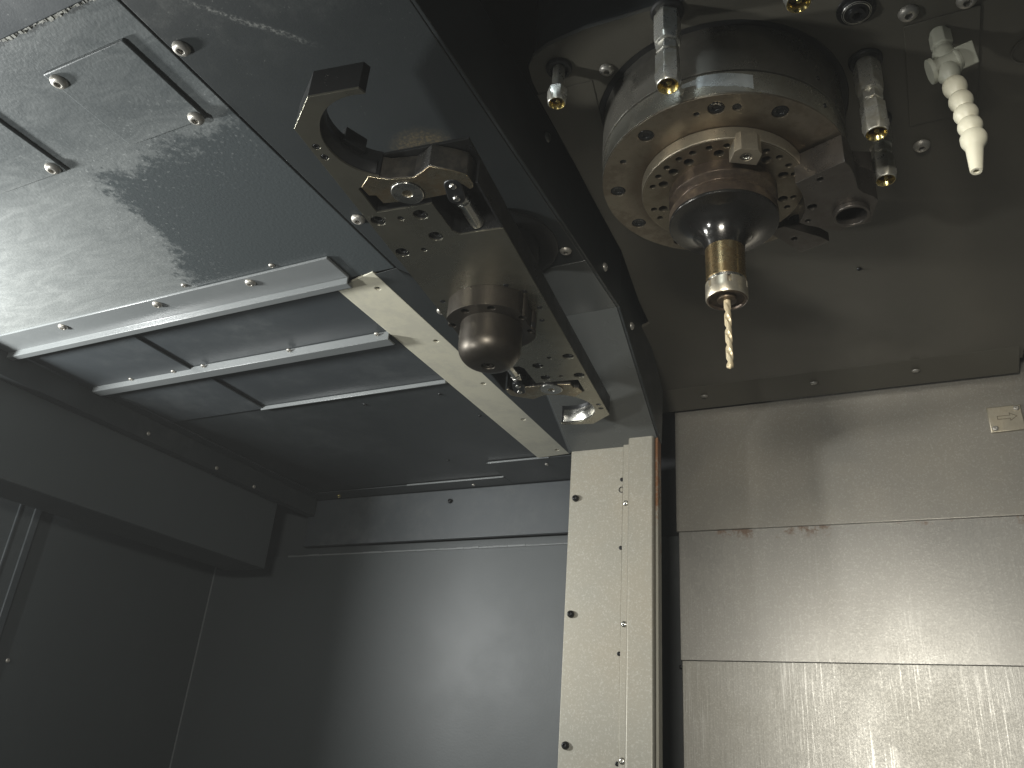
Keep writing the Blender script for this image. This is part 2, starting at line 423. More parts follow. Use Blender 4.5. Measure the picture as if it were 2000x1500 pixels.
# beam along the left wall under the ceiling
be = thing('ceiling_beam', 'long dark box beam running along the top of the left wall', 'beam', (-876, 300, 281))
bm = B(); prism(bm, [(-840, 232.5), (-840, 330), (-1005, 330), (-1005, 300), (-912, 300), (-912, 232.5)], 400, 888, M=FRAME_XZ); obj('beam_body', bm, M_WALL, be, bevel=1.2)
bm = B(); box(bm, -836, -822, -400, 952, 328, 355); obj('edge_flange', bm, M_PAINT, be, bevel=0.6)
for y, z in ((627, 336.7), (743, 333), (816, 331)): inst('screw', SC_M3, (-822, y, z), be, TO_RIGHT)

# unseen lintel behind the camera, added to cut the door lamp's upper light
bm = B(); box(bm, -1000, 600, -46, -30, 208, 520); li = obj('lamp_cutoff_lintel', bm, M_PAINT); tag(li, kind='structure')

# unseen plate added beside the work lamp to shade the left and back walls
bm = B(); box(bm, -930, -866, 296, 299, 40, 354); lf = obj('lamp_shading_plate', bm, M_PAINT); tag(lf, kind='structure')

# ceiling header at the upper left front
hd = thing('front_header', 'dark grey header with a crusty pale sealant bead at upper left', 'header', (-620, 20, 352))
bm = B(); box(bm, -900, -346.5, -300, 161, 346, 354.5); obj('header_sheet', bm, M_PAINT_DUSTY, hd, bevel=1.0)
bm = B(); x = -700
while x < -348:
    w = random.uniform(0.7, 2.6); d0 = max(0.1, random.gauss(0.8, 0.5)) + 0.5 * math.sin(x * 0.21)
    box(bm, x, x + w, 160.4, 161.2 + d0, 346.8 - random.uniform(0, 1.0), 354.8); x += w
obj('sealant_bead', bm, M_SEAL, hd)

# ------------------------------------------------------------------ worn ceiling sheet and its cover plates
cp = thing('ceiling_sheet', 'large worn grey ceiling sheet with a pale dried coolant stain', 'ceiling sheet', (-580, 300, 356))
bm = B(); box(bm, -821, -346, 100, 442, ZC, ZC + 3); obj('sheet', bm, M_WORN, cp, bevel=0.5)
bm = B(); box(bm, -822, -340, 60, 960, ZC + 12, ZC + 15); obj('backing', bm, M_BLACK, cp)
for x, y in ((-440.7, 404.6), (-536.5, 402.9)): inst('nut', SC_M3, (x, y, ZC), cp)

for k, (x0, x1, y0, y1, scr) in enumerate((
        (-431.5, -364, 190.8, 255.6, ((-426.3, 198.0), (-369.6, 252.6))),
        (-570, -496.5, 190.8, 257.6, ((-563, 197.5), (-503.5, 251.6))))):
    t = thing('cover_plate', ('rectangular grey cover plate held by two screws near the ceiling seam', 'grey cover plate cut off by the left edge of the photo')[k], 'cover plate', ((x0 + x1) / 2, (y0 + y1) / 2, ZC), 'cover plates on the ceiling sheet')
    bm = B(); box(bm, x0, x1, y0, y1, ZC - 2.5, ZC - 0.1); obj('plate', bm, M_WORN, t, bevel=0.5)
    for s in scr: inst('screw', SC_M6, (*s, ZC - 2.4), t)

# ------------------------------------------------------------------ rails and sliding shutter sheets
M_SH = M_PAINT_DUSTY
sh = thing('shutter', 'dark blue grey sliding shutter of stepped sheets between the rails', 'shutter', (-610, 550, ZC))
for i, (x0, x1, y0, y1, z) in enumerate(((-820, -662, 440, 536, ZC + 0.2), (-664, -412, 440, 534, ZC + 3.2), (-820, -657, 541, 641, ZC + 0.2), (-659, -412, 538, 641, ZC + 3.2))):
    bm = B(); box(bm, x0, x1, y0, y1, z, z + 1.6); obj('shutter_sheet', bm, M_SH, sh, bevel=0.4)
rails = [
    ('upper guide rail with screwed flange, longest and brightest of the three', [(409, ZC - 2.6), (437.2, ZC - 2.6), (437.2, ZC - 8.6), (444.5, ZC - 8.6), (444.5, ZC - 7.2), (438.8, ZC - 7.2), (438.8, ZC - 0.2), (409, ZC - 0.2)], -822, -388, ((-473, 416), (-581.9, 416), (-709.1, 416.5)), SC_M5),
    ('middle guide rail, a bright folded lip across the shutter sheets', [(533.0, ZC + 3), (533.0, ZC - 6.0), (545, ZC - 6.0), (545, ZC - 4.6), (534.6, ZC - 4.6), (534.6, ZC + 3)], -812, -412, (), None),
    ('lower guide rail, a thin bright lip farthest from the worn sheet', [(639.5, ZC + 3), (639.5, ZC - 1.6), (641, ZC - 1.6), (644.6, ZC + 0.6), (644.6, ZC + 3)], -660, -413, (), None)]
for lab, prof, x0, x1, scr, sm in rails:
    t = thing('guide_rail', lab, 'rail', ((x0 + x1) / 2, prof[0][0], ZC), 'rails along the ceiling shutter')
    bm = B(); prism(bm, prof, x0, x1, M=FRAME_YZ); obj('rail_profile', bm, M_RAIL, t, bevel=0.5)
    for s in scr: inst('screw', sm, (*s, ZC - 2.5), t)
    if 'middle' in lab:
        for x in (-424, -528, -642, -685, -749): inst('nut', SC_M3, (x, 531.0, ZC + 0.5), t)

# back part of the ceiling
bc = thing('rear_ceiling_sheet', 'dark rear ceiling sheet behind the shutter, lit along its folded edges', 'ceiling sheet', (-610, 800, ZC))
bm = B(); box(bm, -821, -412, 641.5, 926, ZC + 2, ZC + 4); obj('sheet', bm, M_FLAT, bc)
bm = B(); box(bm, -485, -345, 871, 956, ZC - 0.4, ZC + 1.2); obj('fold', bm, M_FLAT, bc, bevel=0.3)
bm = B(); box(bm, -821, -485.3, 925, 956, ZC - 0.4, ZC + 1.2); obj('fold', bm, M_FLAT, bc, bevel=0.3)
bm = B(); box(bm, -821, -804, 560, 924.8, ZC - 0.4, ZC + 1.2); obj('fold', bm, M_FLAT, bc, bevel=0.3)
bm = B(); box(bm, -482, -396, 869.4, 870.8, ZC - 1.2, ZC + 1.0); box(bm, -640, -486, 923.4, 924.8, ZC - 1.2, ZC + 1.0); obj('bright_edge', bm, M_RAIL, bc)
for x, y in ((-534, 668), (-437, 668.5), (-532, 853.3), (-422, 733)): inst('dark_screw', SC_BLK_SMALL, (x, y, ZC + 2), bc)
for x, y in ((-408.8, 892.3), (-542.5, 943.5)): inst('screw', SC_M3, (x, y, ZC - 0.4), bc)
inst('brass_screw', SC_BRASS, (-773.3, 942, ZC - 0.4), bc)

# header beam on the back wall
hb = thing('rear_beam', 'grey horizontal beam across the top of the back wall', 'beam', (-610, 955, 318))
bm = B(); box(bm, -836, -300, 955, 961, 282.5, 354); obj('beam_sheet', bm, M_PAINT_DUSTY, hb, bevel=0.8)
inst('bolt', SC_BLACK, (-583.9, 955, 336.9), hb, TO_FRONT)

# cream wear strip
ws = thing('wear_strip', 'cream wear strip with five dark holes along the ceiling edge', 'strip', (-388, 660, ZC))
hl = [circ(-376.5 + 0.4 * i / 4, y, 2.6, 16) for i, y in enumerate((463, 559, 654.4, 751, 848.5))]
bm = B(); prism(bm, [(-411, 452), (-366, 440), (-366, 864), (-410, 868)], ZC - 0.6, ZC + 1.6, holes=hl); obj('strip_sheet', bm, M_STRIP, ws)
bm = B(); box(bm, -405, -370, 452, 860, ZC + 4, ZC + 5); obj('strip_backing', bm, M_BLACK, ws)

# ------------------------------------------------------------------ tool changer housing
th = thing('tool_changer_housing', 'dark sheet metal housing above the tool changer arm', 'machine housing', (-270, 350, 380))
bm = B(); box(bm, -344.3, -199, -150, 482.6, ZC, ZC + 2.5); obj('bottom_sheet', bm, M_HOUSING, th, bevel=0.5)
bm = B(); prism(bm, [(-335, 483.2), (-199, 483.2), (-199, 556), (-290, 556)], ZC, ZC + 2.5); obj('bottom_sheet', bm, M_GLOSS, th, bevel=0.4)
bm = B(); vs = [bm.verts.new(p) for p in ((-290, 556, ZC), (-199, 556, ZC), (-211.6, 720, 297), (-303, 720, 297))]; us = [bm.verts.new((v.co.x, v.co.y + 1.5, v.co.z + 2.5)) for v in vs]
bm.faces.new(vs); bm.faces.new(us)
for i in range(4): bm.faces.new((vs[i], vs[(i + 1) % 4], us[(i + 1) % 4], us[i]))
obj('sloping_sheet', bm, M_GLOSS, th, smooth=0)
bm = B()
q = [(-290, 556, ZC), (-303, 720, 297), (-366.2, 864, ZC - 1), (-366.2, 444, ZC - 0.4), (-344.5, 442.6, ZC), (-344.5, 482.8, ZC), (-336, 483.2, ZC)]
vs = [bm.verts.new(p) for p in q]; us = [bm.verts.new((p[0], p[1] + 2, p[2] + 2)) for p in q]
for a, b, c in ((0, 1, 2), (0, 2, 3), (0, 3, 4), (0, 4, 5), (0, 5, 6)): bm.faces.new((vs[a], vs[b], vs[c])); bm.faces.new((us[a], us[b], us[c]))
for i in range(7): bm.faces.new((vs[i], vs[(i + 1) % 7], us[(i + 1) % 7], us[i]))
obj('skirt_sheet', bm, M_PAINT, th, smooth=0)
bm = B(); prism(bm, [(-150, ZC + 0.2), (556, ZC + 0.2), (556, 421), (-150, 421)], -199, -196.5, M=FRAME_YZ); obj('side_sheet', bm, M_PAINT, th, bevel=0.5)
SHEAR = Matrix(((1, -0.0765, 0, 0.0765 * 556.2), (0, 1, 0, 0), (0, 0, 1, 0), (0, 0, 0, 1)))
bm = B(); prism(bm, [(556.2, ZC + 0.2), (722, 297), (730, 357.5), (612, 409), (562, 421), (556.2, 421)], -199, -196.5, M=SHEAR @ FRAME_YZ); obj('side_sheet', bm, M_PAINT, th, bevel=0.5)
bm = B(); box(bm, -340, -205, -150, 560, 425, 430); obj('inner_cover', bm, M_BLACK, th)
for x, y, m in ((-337.7, 209, SC_M6), (-335.6, 377.5, SC_M6), (-208, 465.6, SC_M5)): inst('screw', m, (x, y, ZC), th)
inst('screw', SC_M5, (-343, 512, ZC - 0.5), th)
for y, z, x in ((397, 403, -196.5), (518, 370.5, -196.5), (596, 358.8, -199.6)): inst('screw', SC_M4, (x, y, z), th, TO_RIGHT)

# ------------------------------------------------------------------ column left of the covers
co = thing('column', 'beige spotted sheet metal column below the tool changer housing', 'column', (-257, 720, -500))
bm = B(); box(bm, -303, -247.4, 720, 724, -500, 300); obj('main_sheet', bm, M_COLUMN, co, bevel=0.5)
bm = B(); box(bm, -246.8, -240.0, 717.6, 724, -500, 300); obj('edge_strip', bm, M_COLUMN, co, bevel=0.4)
bm = B(); box(bm, -239.2, -213.2, 709, 724, -500, 306); obj('front_strip', bm, M_COLUMN, co, bevel=2.2)
bm = B(); box(bm, -213.0, -210.2, 712.5, 723, -500, 303); obj('rusty_edge', bm, M_RUST, co, bevel=0.5)
bm = B(); box(bm, -303, -250, 724.2, 955, -500, 310); obj('column_core', bm, M_PAINT, co)
for z in (246.9, 134.7, 22.6, -91): inst('cap_bolt', SC_BLACK, (-296, 720, z), co, TO_FRONT)
for z in (262.8, 195.5, 100, 11): inst('dark_bolt', SC_BLK_SMALL, (-248.6, 720, z), co, TO_FRONT)
bm = B(); lathe(bm, [(3.0, -0.1), (3.0, -0.6), (2.3, -0.6), (2.3, -0.1)], n=20, closed=True, M=Matrix.Translation((-248.6, 720, 252.5)) @ Matrix.Rotation(math.radians(-90), 4, 'X')); obj('wire_loop', bm, M_BOLT, co)
for z in (237.9, 125.2, 13.4): inst('rivet', RIVET, (-243.6, 717.6, z), co, TO_FRONT)

# ------------------------------------------------------------------ telescopic covers
tc = thing('telescopic_cover', 'stack of three overlapping brushed steel covers right of the column', 'machine cover', (200, 820, 100))
for i, (x0, z0, z1, y, m) in enumerate(((-222.5, 237, 395, 820, M_COVER1), (-221.0, 109, 300, 823.5, M_COVER2), (-220.4, -500, 200, 827, M_COVER3))):
    bm = B(); prism(bm, [(x0, z0), (590, z0 - (0.0 if i else 1.5)), (590, z1), (x0, z1)], y, y + 2.2, M=FRAME_XZ); obj('cover_panel', bm, m, tc, bevel=0.5)
bm = B(); box(bm, -250, -208, 836, 850, -500, 237); obj('dark_return', bm, M_PAINT, tc)
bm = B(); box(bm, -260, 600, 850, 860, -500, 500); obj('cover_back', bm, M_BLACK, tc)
inst('dark_bolt', SC_BLK_SMALL, (-223, 832, 104), tc, TO_FRONT)

# label plate with an engraved arrow
lp = thing('arrow_plate', 'small metal plate with an engraved arrow pointing right', 'sign', (92, 820, 328))
ML = Matrix.Translation((91, 0, 328)) @ Matrix.Rotation(math.radians(-1.0), 4, 'Y')
def lpm(): return ML @ FRAME_XZ
bm = B(); prism(bm, [(-14, -12.5), (14, -12.5), (14, 13), (-14, 13)], 817.6, 819.6, M=lpm()); obj('plate', bm, M_PLATE, lp, bevel=0.8)
def arrow(k, o):
    return [(-8 * k + o, -1.9 * k), (2.2 * k, -1.9 * k), (2.2 * k, -4.4 * k), (8.6 * k, 0), (2.2 * k, 4.4 * k), (2.2 * k, 1.9 * k), (-8 * k + o, 1.9 * k)]
outer = arrow(1.0, 0); inner = [(-7.3, -1.25), (2.9, -1.25), (2.9, -3.1), (7.3, 0), (2.9, 3.1), (2.9, 1.25), (-7.3, 1.25)]
bm = B(); prism(bm, [(a + 1, b + 1.5) for a, b in outer], 817.5, 817.7, holes=[[(a + 1, b + 1.5) for a, b in inner]], M=lpm()); obj('engraved_arrow', bm, M_GROOVE, lp)
for a, b in ((-10, -8.6), (10, 9.4)):
    p = ML @ Vector((a, 817.6, b)); inst('screw', SC_M3, p, lp, TO_FRONT)

# ------------------------------------------------------------------ spindle head
AX = (-77.6, 399.4)
sp = thing('spindle_head', 'spindle head with a round steel nose and a dark flat underside', 'machine head', (AX[0], AX[1], ZP))
edge = [(-242, 800), (-242, 660), (-194, 632), (-191, 590), (-181, 514), (-179, 440), (-174.5, 327), (-172, 316), (-166, 309.5), (-155, 305.5), (-130.7, 302.5), (-88, 304.5), (-58, 306), (-48, 292), (112, 284), (112, 800)]
PL = {}
nozzles = [(-155.0, 322.8), (-84.9, 308.3), (-18.5, 298.0), (9.5, 382.7), (11.9, 434.3), (7.9, 344.7)]
bm = B(); prism(bm, edge, ZP, ZP + 3, holes=[circ(*AX, 76.5, 64)]); obj('base_plate', bm, M_HEAD, sp)
bm = B(); prism(bm, [(-170, 318), (-164, 311.5), (-154, 307.5), (-130.7, 304.5), (-88, 306.5), (-58, 308), (-48, 294), (110, 286), (110, 790), (-170, 790)], ZP + 3.2, ZP + 135); obj('head_casting', bm, M_PAINT, sp)
bm = B(); prism(bm, [(776, ZP - 0.2), (812, ZP - 9.5), (812, ZP - 7.5), (776, ZP + 1.8)], -242, 108.5, M=FRAME_YZ); obj('rear_flange', bm, M_HEAD, sp, bevel=0.4)
bm = B(); lathe(bm, [(76.3, ZP + 0.3), (76.3, ZP + 2.9), (72.2, ZP + 2.9), (72.2, ZP + 0.3)], AX, 64, closed=True); obj('gap_seal', bm, M_RUBBER, sp)
# thin raised inspection plate and seams (real steps)
bm = B(); box(bm, 30, 67, 365.5, 446, ZP - 0.9, ZP - 0.1); obj('access_plate', bm, M_HEAD, sp, bevel=0.3)
bm = B(); prism(bm, [(-176, 337.5), (-140, 339), (-147, 378), (-150, 420), (-146, 470), (-178, 470), (-178, 430)], ZP - 0.42, ZP - 0.1); obj('shim_plate', bm, M_HEAD, sp, bevel=0.3)
bm = B(); lathe(bm, [(10.5, ZP - 0.05), (10.5, ZP - 0.7), (9.6, ZP - 0.7), (9.6, ZP - 0.05)], (93, 407), 32, closed=True); obj('knockout_rim', bm, M_HEAD, sp)
for x, y, m, n in ((-129.1, 334.3, SC_M5, 'screw'), (32.7, 356.9, SC_M6, 'screw'), (36.2, 467.2, SC_M6, 'screw'), (60.3, 359.2, SC_M6, 'screw'), (-12.1, 600.4, SC_BLK_SMALL, 'dark_screw')):
    inst(n, m, (x, y, ZP), sp)
for px in (-182, -71, 22): inst('screw', SC_M4, (px, 790.0, ZP - 4.4), sp, (14, 0, 0))

def ringhole(r, a, hr, n=16): return circ(AX[0] + r * math.cos(math.radians(a)), AX[1] + r * math.sin(math.radians(a)), hr, n)
def at(r, a): return (AX[0] + r * math.cos(math.radians(a)), AX[1] + r * math.sin(math.radians(a)))
bm = B(); lathe(bm, [(72.4, 347.4), (72.4, 398), (30, 398), (30, 347.4)], AX, 96, closed=True); obj('upper_drum', bm, M_DRUM, sp)
bm = B(); lathe(bm, [(71.0, 346.7), (71.0, 347.5), (40, 347.5), (40, 346.7)], AX, 96, closed=True); obj('joint_line', bm, M_BOLT, sp)
bm = B(); lathe(bm, [(71.8, 331.6), (72.0, 332.2), (72.0, 346.3), (71.5, 346.8), (40, 346.8), (40, 331.6)], AX, 96, closed=True); obj('collar', bm, M_DRUM_LOW, sp)
bm = B(); lathe(bm, [(71.2, 331.2), (71.2, 331.7), (40, 331.7), (40, 331.2)], AX, 96, closed=True); obj('joint_line', bm, M_BOLT, sp)
big = [-80, -48, -119, -167, 160, 128, 20, 55, 92]; small = [(-90, 61.0, 1.7), (-70, 62.1, 2.6), (-142, 62.7, 2.0)]
bm = B(); prism(bm, circ(*AX, 71.8, 96), 330.3, 331.9, holes=[ringhole(62.6, a, 4.7, 20) for a in big] + [ringhole(r, a, h, 16) for a, r, h in small] + [circ(*AX, 40, 48)])
fr = obj('face_ring', bm, M_FACE, sp)
for a in big: inst('ring_bolt', BO_RING, (*at(62.6, a), 335.6), fr)
for a, r, h in small[1:]: inst('set_screw', BO_M3 if h < 2.5 else BO_M3, (*at(r, a), 333.4), fr)
for x, y, z in ((13, 0, 0),): pass
# lamp reflection on the collar's front, made as a bright patch
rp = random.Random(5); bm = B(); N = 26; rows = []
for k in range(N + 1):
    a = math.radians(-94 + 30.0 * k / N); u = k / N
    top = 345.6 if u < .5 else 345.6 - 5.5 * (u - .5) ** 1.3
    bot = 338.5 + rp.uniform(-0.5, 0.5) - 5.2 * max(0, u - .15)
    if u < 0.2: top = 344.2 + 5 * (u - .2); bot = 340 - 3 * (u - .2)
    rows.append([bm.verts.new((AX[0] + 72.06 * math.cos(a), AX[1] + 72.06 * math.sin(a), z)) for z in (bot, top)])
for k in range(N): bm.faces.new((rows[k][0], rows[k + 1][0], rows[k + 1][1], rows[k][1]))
obj('reflection_patch', bm, M_PATCH, sp)
# side holes in the drum and collar
for z, a in ((356, -31), (338.5, -28)):
    bm = B(); MM = Matrix.Translation((AX[0], AX[1], z)) @ Matrix.Rotation(math.radians(a), 4, 'Z') @ Matrix.Rotation(math.radians(90), 4, 'Y')
    lathe(bm, [(1.3, 71.5), (1.3, 72.65), (0.9, 72.65), (0.85, 71.8)], n=14, M=MM); obj('side_hole', bm, M_BOLT, sp)
bigh = [-80, -108, -126, -145, 178, -36, -8, 27, 150, 60, 100]
smh = [-87, -100, -112, -125, -137, -150, -180, 167, -74, -43, -30, -17, -5, 24, 37, 150, 60, 80, 110]
bm = B(); prism(bm, circ(*AX, 47.4, 80), 321.5, 331, holes=[ringhole(36.6, a, 2.9, 16) for a in bigh] + [ringhole(42.2, a, 1.95, 12) for a in smh] + [circ(*AX, 31.4, 48)])
nr = obj('nose_ring', bm, M_RING, sp)
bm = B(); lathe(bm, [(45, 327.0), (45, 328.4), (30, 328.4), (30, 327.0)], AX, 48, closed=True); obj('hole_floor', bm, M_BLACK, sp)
bm = B(); lathe(bm, [(46.7, 321.42), (47.7, 322.3), (47.7, 329.8), (47.3, 330.25), (46.9, 330.25), (46.9, 322.4)], AX, 80, closed=True); obj('lit_nose_rim', bm, M_NUT, nr)  # rim in paler steel, the light on the ring's side put in colour
# drive key on the nose ring
ka = -60.5
MK = Matrix.Translation((AX[0], AX[1], 0)) @ Matrix.Rotation(math.radians(ka), 4, 'Z')
bm = B(); prism(bm, [(37.5, -7.6), (46.4, -7.6), (49.4, -4.6), (49.4, 4.6), (46.4, 7.6), (37.5, 7.6)], 313, 325, holes=[circ(43, 0, 3.3, 20)], M=MK)
ky = obj('drive_key', bm, M_NUT, sp); p = MK @ Vector((43, 0, 317)); inst('key_bolt', socket_mesh(6.2, M_BRIGHT), p, ky)

# drive block at the right of the nose
hc = (-9.0, 427.0)
arc = [(-34.8 + 0, 389.7), (-7.9, 380.5), (-5.6, 386), (-4.2, 394), (-3.4, 406.4), (-1.0, 411.0), (4.1, 416.5), (6.0, 420.8), (0.6, 440.5), (-4, 441), (-12.9, 441.7), (-16.2, 444.7), (-34.9, 430.8), (-37.9, 426.9), (-33.6, 417.4), (-32.4, 409.1), (-32.8, 398.8)]
bl = thing('drive_block', 'dark steel block with a round black bore beside the spindle nose', 'machine block', (-15, 415, 310))
bm = B(); prism(bm, arc, 310, 329, holes=[circ(*hc, 9.0, 32), circ(-21.7, 391.0, 2.0, 16), circ(-29.0, 414.5, 2.9, 16), circ(-33.2, 427.0, 1.7, 14)]); obj('block_body', bm, M_BLOCK, bl)
bm = B(); lathe(bm, [(9.9, 306.8), (10.2, 307.2), (10.2, 309.9), (8.4, 309.9), (8.4, 307.2), (8.7, 306.8)], hc, 40, closed=True); obj('bore_rim', bm, M_BLOCK, bl)
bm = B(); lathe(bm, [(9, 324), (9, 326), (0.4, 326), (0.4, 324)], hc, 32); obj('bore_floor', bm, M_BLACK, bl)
for x, y, m in ((-21.7, 391.0, BO_M3), (-29.0, 414.5, BO_M5)): inst('screw', m, (x, y, 318), bl)
bm = B(); prism(bm, [(-16, 411), (6, 421), (1, 441), (-8, 455), (-20, 455), (-30, 440)], 329.2, 346); obj('block_mount', bm, M_BLOCK, bl, bevel=0.6)
bm = B(); prism(bm, [(-60, 449), (-49, 447.5), (-29.3, 466.4), (-25, 473), (-30.6, 475), (-43.5, 479.5)], 324, 331, holes=[circ(-45.2, 462.7, 2.1, 16)]); obj('strap', bm, M_BLOCK, bl)
inst('screw', BO_M3, (-45.2, 462.7, 328), bl)

# ------------------------------------------------------------------ tool holder and drill
hl_ = thing('tool_holder', 'stained round tool holder with a collet nut clamped in the spindle', 'tool holder', (AX[0], AX[1], 298.5))
bm = B(); lathe(bm, [(31.2, 329), (31.2, 322.0), (31.5, 321.6), (31.5, 314.0), (30.9, 313.4), (27.4, 311.2), (27.4, 308.4), (30.9, 306.2), (31.5, 305.6), (31.5, 300.2)], AX, 96, caps=False); obj('flange', bm, M_RUSTY, hl_)
bm = B(); lathe(bm, [(31.5, 300.2), (31.5, 298.9), (31.1, 298.4), (27.5, 297.9), (24, 297.2), (20.5, 295.9), (17.5, 294.0), (15.2, 291.4), (13.4, 288.4), (12.2, 285.2), (11.5, 282.4), (11.25, 280.5)], AX, 96, caps=False); obj('holder_face', bm, M_HOLDER, hl_)
bm = B(); lathe(bm, [(11.25, 280.5), (11.2, 280.0), (11.2, 259.6), (10.9, 259.2)], AX, 64, caps=False); obj('shank', bm, M_SHANK, hl_)
bm = B(); lathe(bm, [(10.9, 259.2), (10.9, 258.9), (10.2, 258.6), (10.2, 257.6), (10.8, 257.4)], AX, 64, caps=False); obj('undercut', bm, M_BRIGHT, hl_)
# collet nut with four slots
bm = B(); n = 96; R0, R1 = 11.75, 10.9; rings = []
zs = [257.4, 257.0, 252.6, 252.5, 247.8, 246.9]
for k, z in enumerate(zs):
    ring = []
    for i in range(n):
        a = 2 * math.pi * i / n; slot = (i + 3) % (n // 6) < 2
        r = R0 if k not in (0, 5) else 11.3
        if slot and k <= 2: r = 9.6
        ring.append(bm.verts.new((AX[0] + r * math.cos(a), AX[1] + r * math.sin(a), z)))
    rings.append(ring)
for k in range(5):
    for i in range(n): bm.faces.new((rings[k][i], rings[k][(i + 1) % n], rings[k + 1][(i + 1) % n], rings[k + 1][i]))
nut = obj('collet_nut', bm, M_NUT, hl_, smooth=28)
bm = B(); lathe(bm, [(11.3, 246.9), (10.4, 246.5), (9.9, 247.0), (9.6, 248.0), (5.6, 248.2), (5.2, 246.6), (2.2, 246.4), (2.0, 250)], AX, 64, caps=False); obj('collet', bm, M_RUSTY, hl_)
# drill with two flutes
bm = B(); n = 32; rings = []; zt, zb, R = 251.0, 203.8, 1.95; N = 90
for k in range(N + 1):
    z = zt + (zb - zt) * k / N; tw = 2 * math.pi * (zt - z) / 21.0; ring = []
    fl_ = min(1.0, max(0.0, (246 - z) / 5))
    tip = 1.0 if z > zb + 1.0 else max(0.12, (z - zb) / 1.0)
    for i in range(n):
        a = 2 * math.pi * i / n
        g = max(0.0, math.cos(2 * (a))) ** 0.8
        r = R * (1 - 0.52 * fl_ * g) * tip
        ring.append(bm.verts.new((AX[0] + r * math.cos(a + tw), AX[1] + r * math.sin(a + tw), z)))
    rings.append(ring)
for k in range(N):
    for i in range(n): bm.faces.new((rings[k][i], rings[k][(i + 1) % n], rings[k + 1][(i + 1) % n], rings[k + 1][i]))
bm.faces.new(rings[0]); bm.faces.new(rings[-1])
dr = obj('drill_bit', bm, M_DRILL, smooth=50); tag(dr, 'thin gold coloured twist drill hanging from the collet nut', 'drill bit')

# ------------------------------------------------------------------ coolant nozzles
def nozzle(lab, x, y, ztip, long=True, a0=0.0, s=1.0):
    t = thing('coolant_nozzle', lab, 'nozzle', (x, y, ZP), 'coolant nozzles around the spindle')
    bm = B(); lathe(bm, [(9.2 * s, ZP), (9.2 * s, ZP - 1.0), (8.4 * s, ZP - 2.2), (5.5, ZP - 2.4), (5.5, ZP - 0.2)], (x, y), 32); obj('seal', bm, M_RUBBER, t)
    L = ZP - ztip; z = lambda f: ZP - f * L
    if long:
        bm = B(); lathe(bm, [(5.6 * s, z(.04)), (6.2 * s, z(.08), 'h'), (6.4 * s, z(.10), 'h'), (6.4 * s, z(.36), 'h'), (6.7 * s, z(.40), 'c'), (6.6 * s, z(.46)), (5.0 * s, z(.47)), (4.6 * s, z(.50))], (x, y), 48, a0=a0); obj('adapter', bm, M_NICKEL, t)
        bm = B(); lathe(bm, [(5.0 * s, z(.47)), (5.3 * s, z(.48), 'h'), (5.3 * s, z(.58), 'h'), (4.6 * s, z(.59)), (4.6 * s, z(.62))], (x, y), 48, a0=a0); obj('lock_nut', bm, M_NICKEL, t)
        bm = B(); lathe(bm, [(5.0 * s, z(.60)), (5.8 * s, z(.62), 'h'), (5.8 * s, z(.84), 'h'), (5.8 * s, z(.86), 'c')], (x, y), 48, a0=a0); obj('tip_body', bm, M_NICKEL, t)
        zt0 = z(.86)
    else:
        bm = B(); lathe(bm, [(4.2 * s, z(.03)), (4.2 * s, z(.62)), (4.6 * s, z(.64))], (x, y), 32, a0=a0); obj('stem', bm, M_NICKEL, t)
        zt0 = z(.64)
    bm = B(); lathe(bm, [(5.4 * s, zt0 + 0.3), (6.1 * s, zt0, 'h'), (6.1 * s, zt0 - (zt0 - ztip) * .45, 'h'), (6.0 * s, ztip + 0.5), (5.6 * s, ztip)], (x, y), 48, a0=a0, caps=False); tp = obj('tip_nut', bm, M_NICKEL, t)
    bm = B(); lathe(bm, [(5.6 * s, ztip), (5.2 * s, ztip - 0.15), (4.3 * s, ztip + 1.2), (2.9 * s, ztip + 4.0), (2.9 * s, ztip + 6.0), (0.3, ztip + 6.0)], (x, y), 40, caps=False); obj('bore', bm, M_BRASS, tp)
    bm = B(); lathe(bm, [(0.3, ztip + 1.2), (1.3 * s, ztip + 1.7), (1.7 * s, ztip + 2.8), (1.5 * s, ztip + 5.9)], (x + 0.3, y + 0.4), 20); obj('ball', bm, M_BRASS, tp)
    return t

nozzle('short chrome nozzle at the far left of the spindle plate', -155.0, 322.8, 351.5, False, 0.2, 0.86)
nozzle('long bright hexagonal nozzle in front of the spindle drum', -84.9, 308.3, 325.0, True, -0.55)
nozzle('nozzle at the top edge of the photo, only its tip in view', -17.5, 298.0, 343.5, True, 0.25)
nozzle('long shaded nozzle right of the spindle drum with a lit tip', 9.5, 382.7, 325.5, True, -0.15)
nozzle('nozzle half hidden behind the drive block', 11.9, 434.3, 333.0, True, -0.15, 0.95)
pg = thing('hex_plug', 'flat round plug with a hexagon socket set in the plate', 'plug', (7.9, 344.7, ZP))
bm = B(); lathe(bm, [(10.0, ZP), (10.0, ZP - 0.8), (7.6, ZP - 0.9), (7.6, ZP - 2.6), (7.2, ZP - 3.2), (4.6, ZP - 3.4), (4.2, ZP - 5.0, 'h'), (3.2, ZP - 5.2, 'h'), (2.3, ZP - 5.0, 'h'), (2.2, ZP - 1, 'h')], (7.9, 344.7), 48); obj('plug_body', bm, M_BOLT, pg)
bm = B(); lathe(bm, [(7.5, ZP - 2.0), (7.5, ZP - 3.0), (6.4, ZP - 3.35), (6.4, ZP - 2.0)], (7.9, 344.7), 40, closed=True); obj('washer', bm, M_NICKEL, pg)

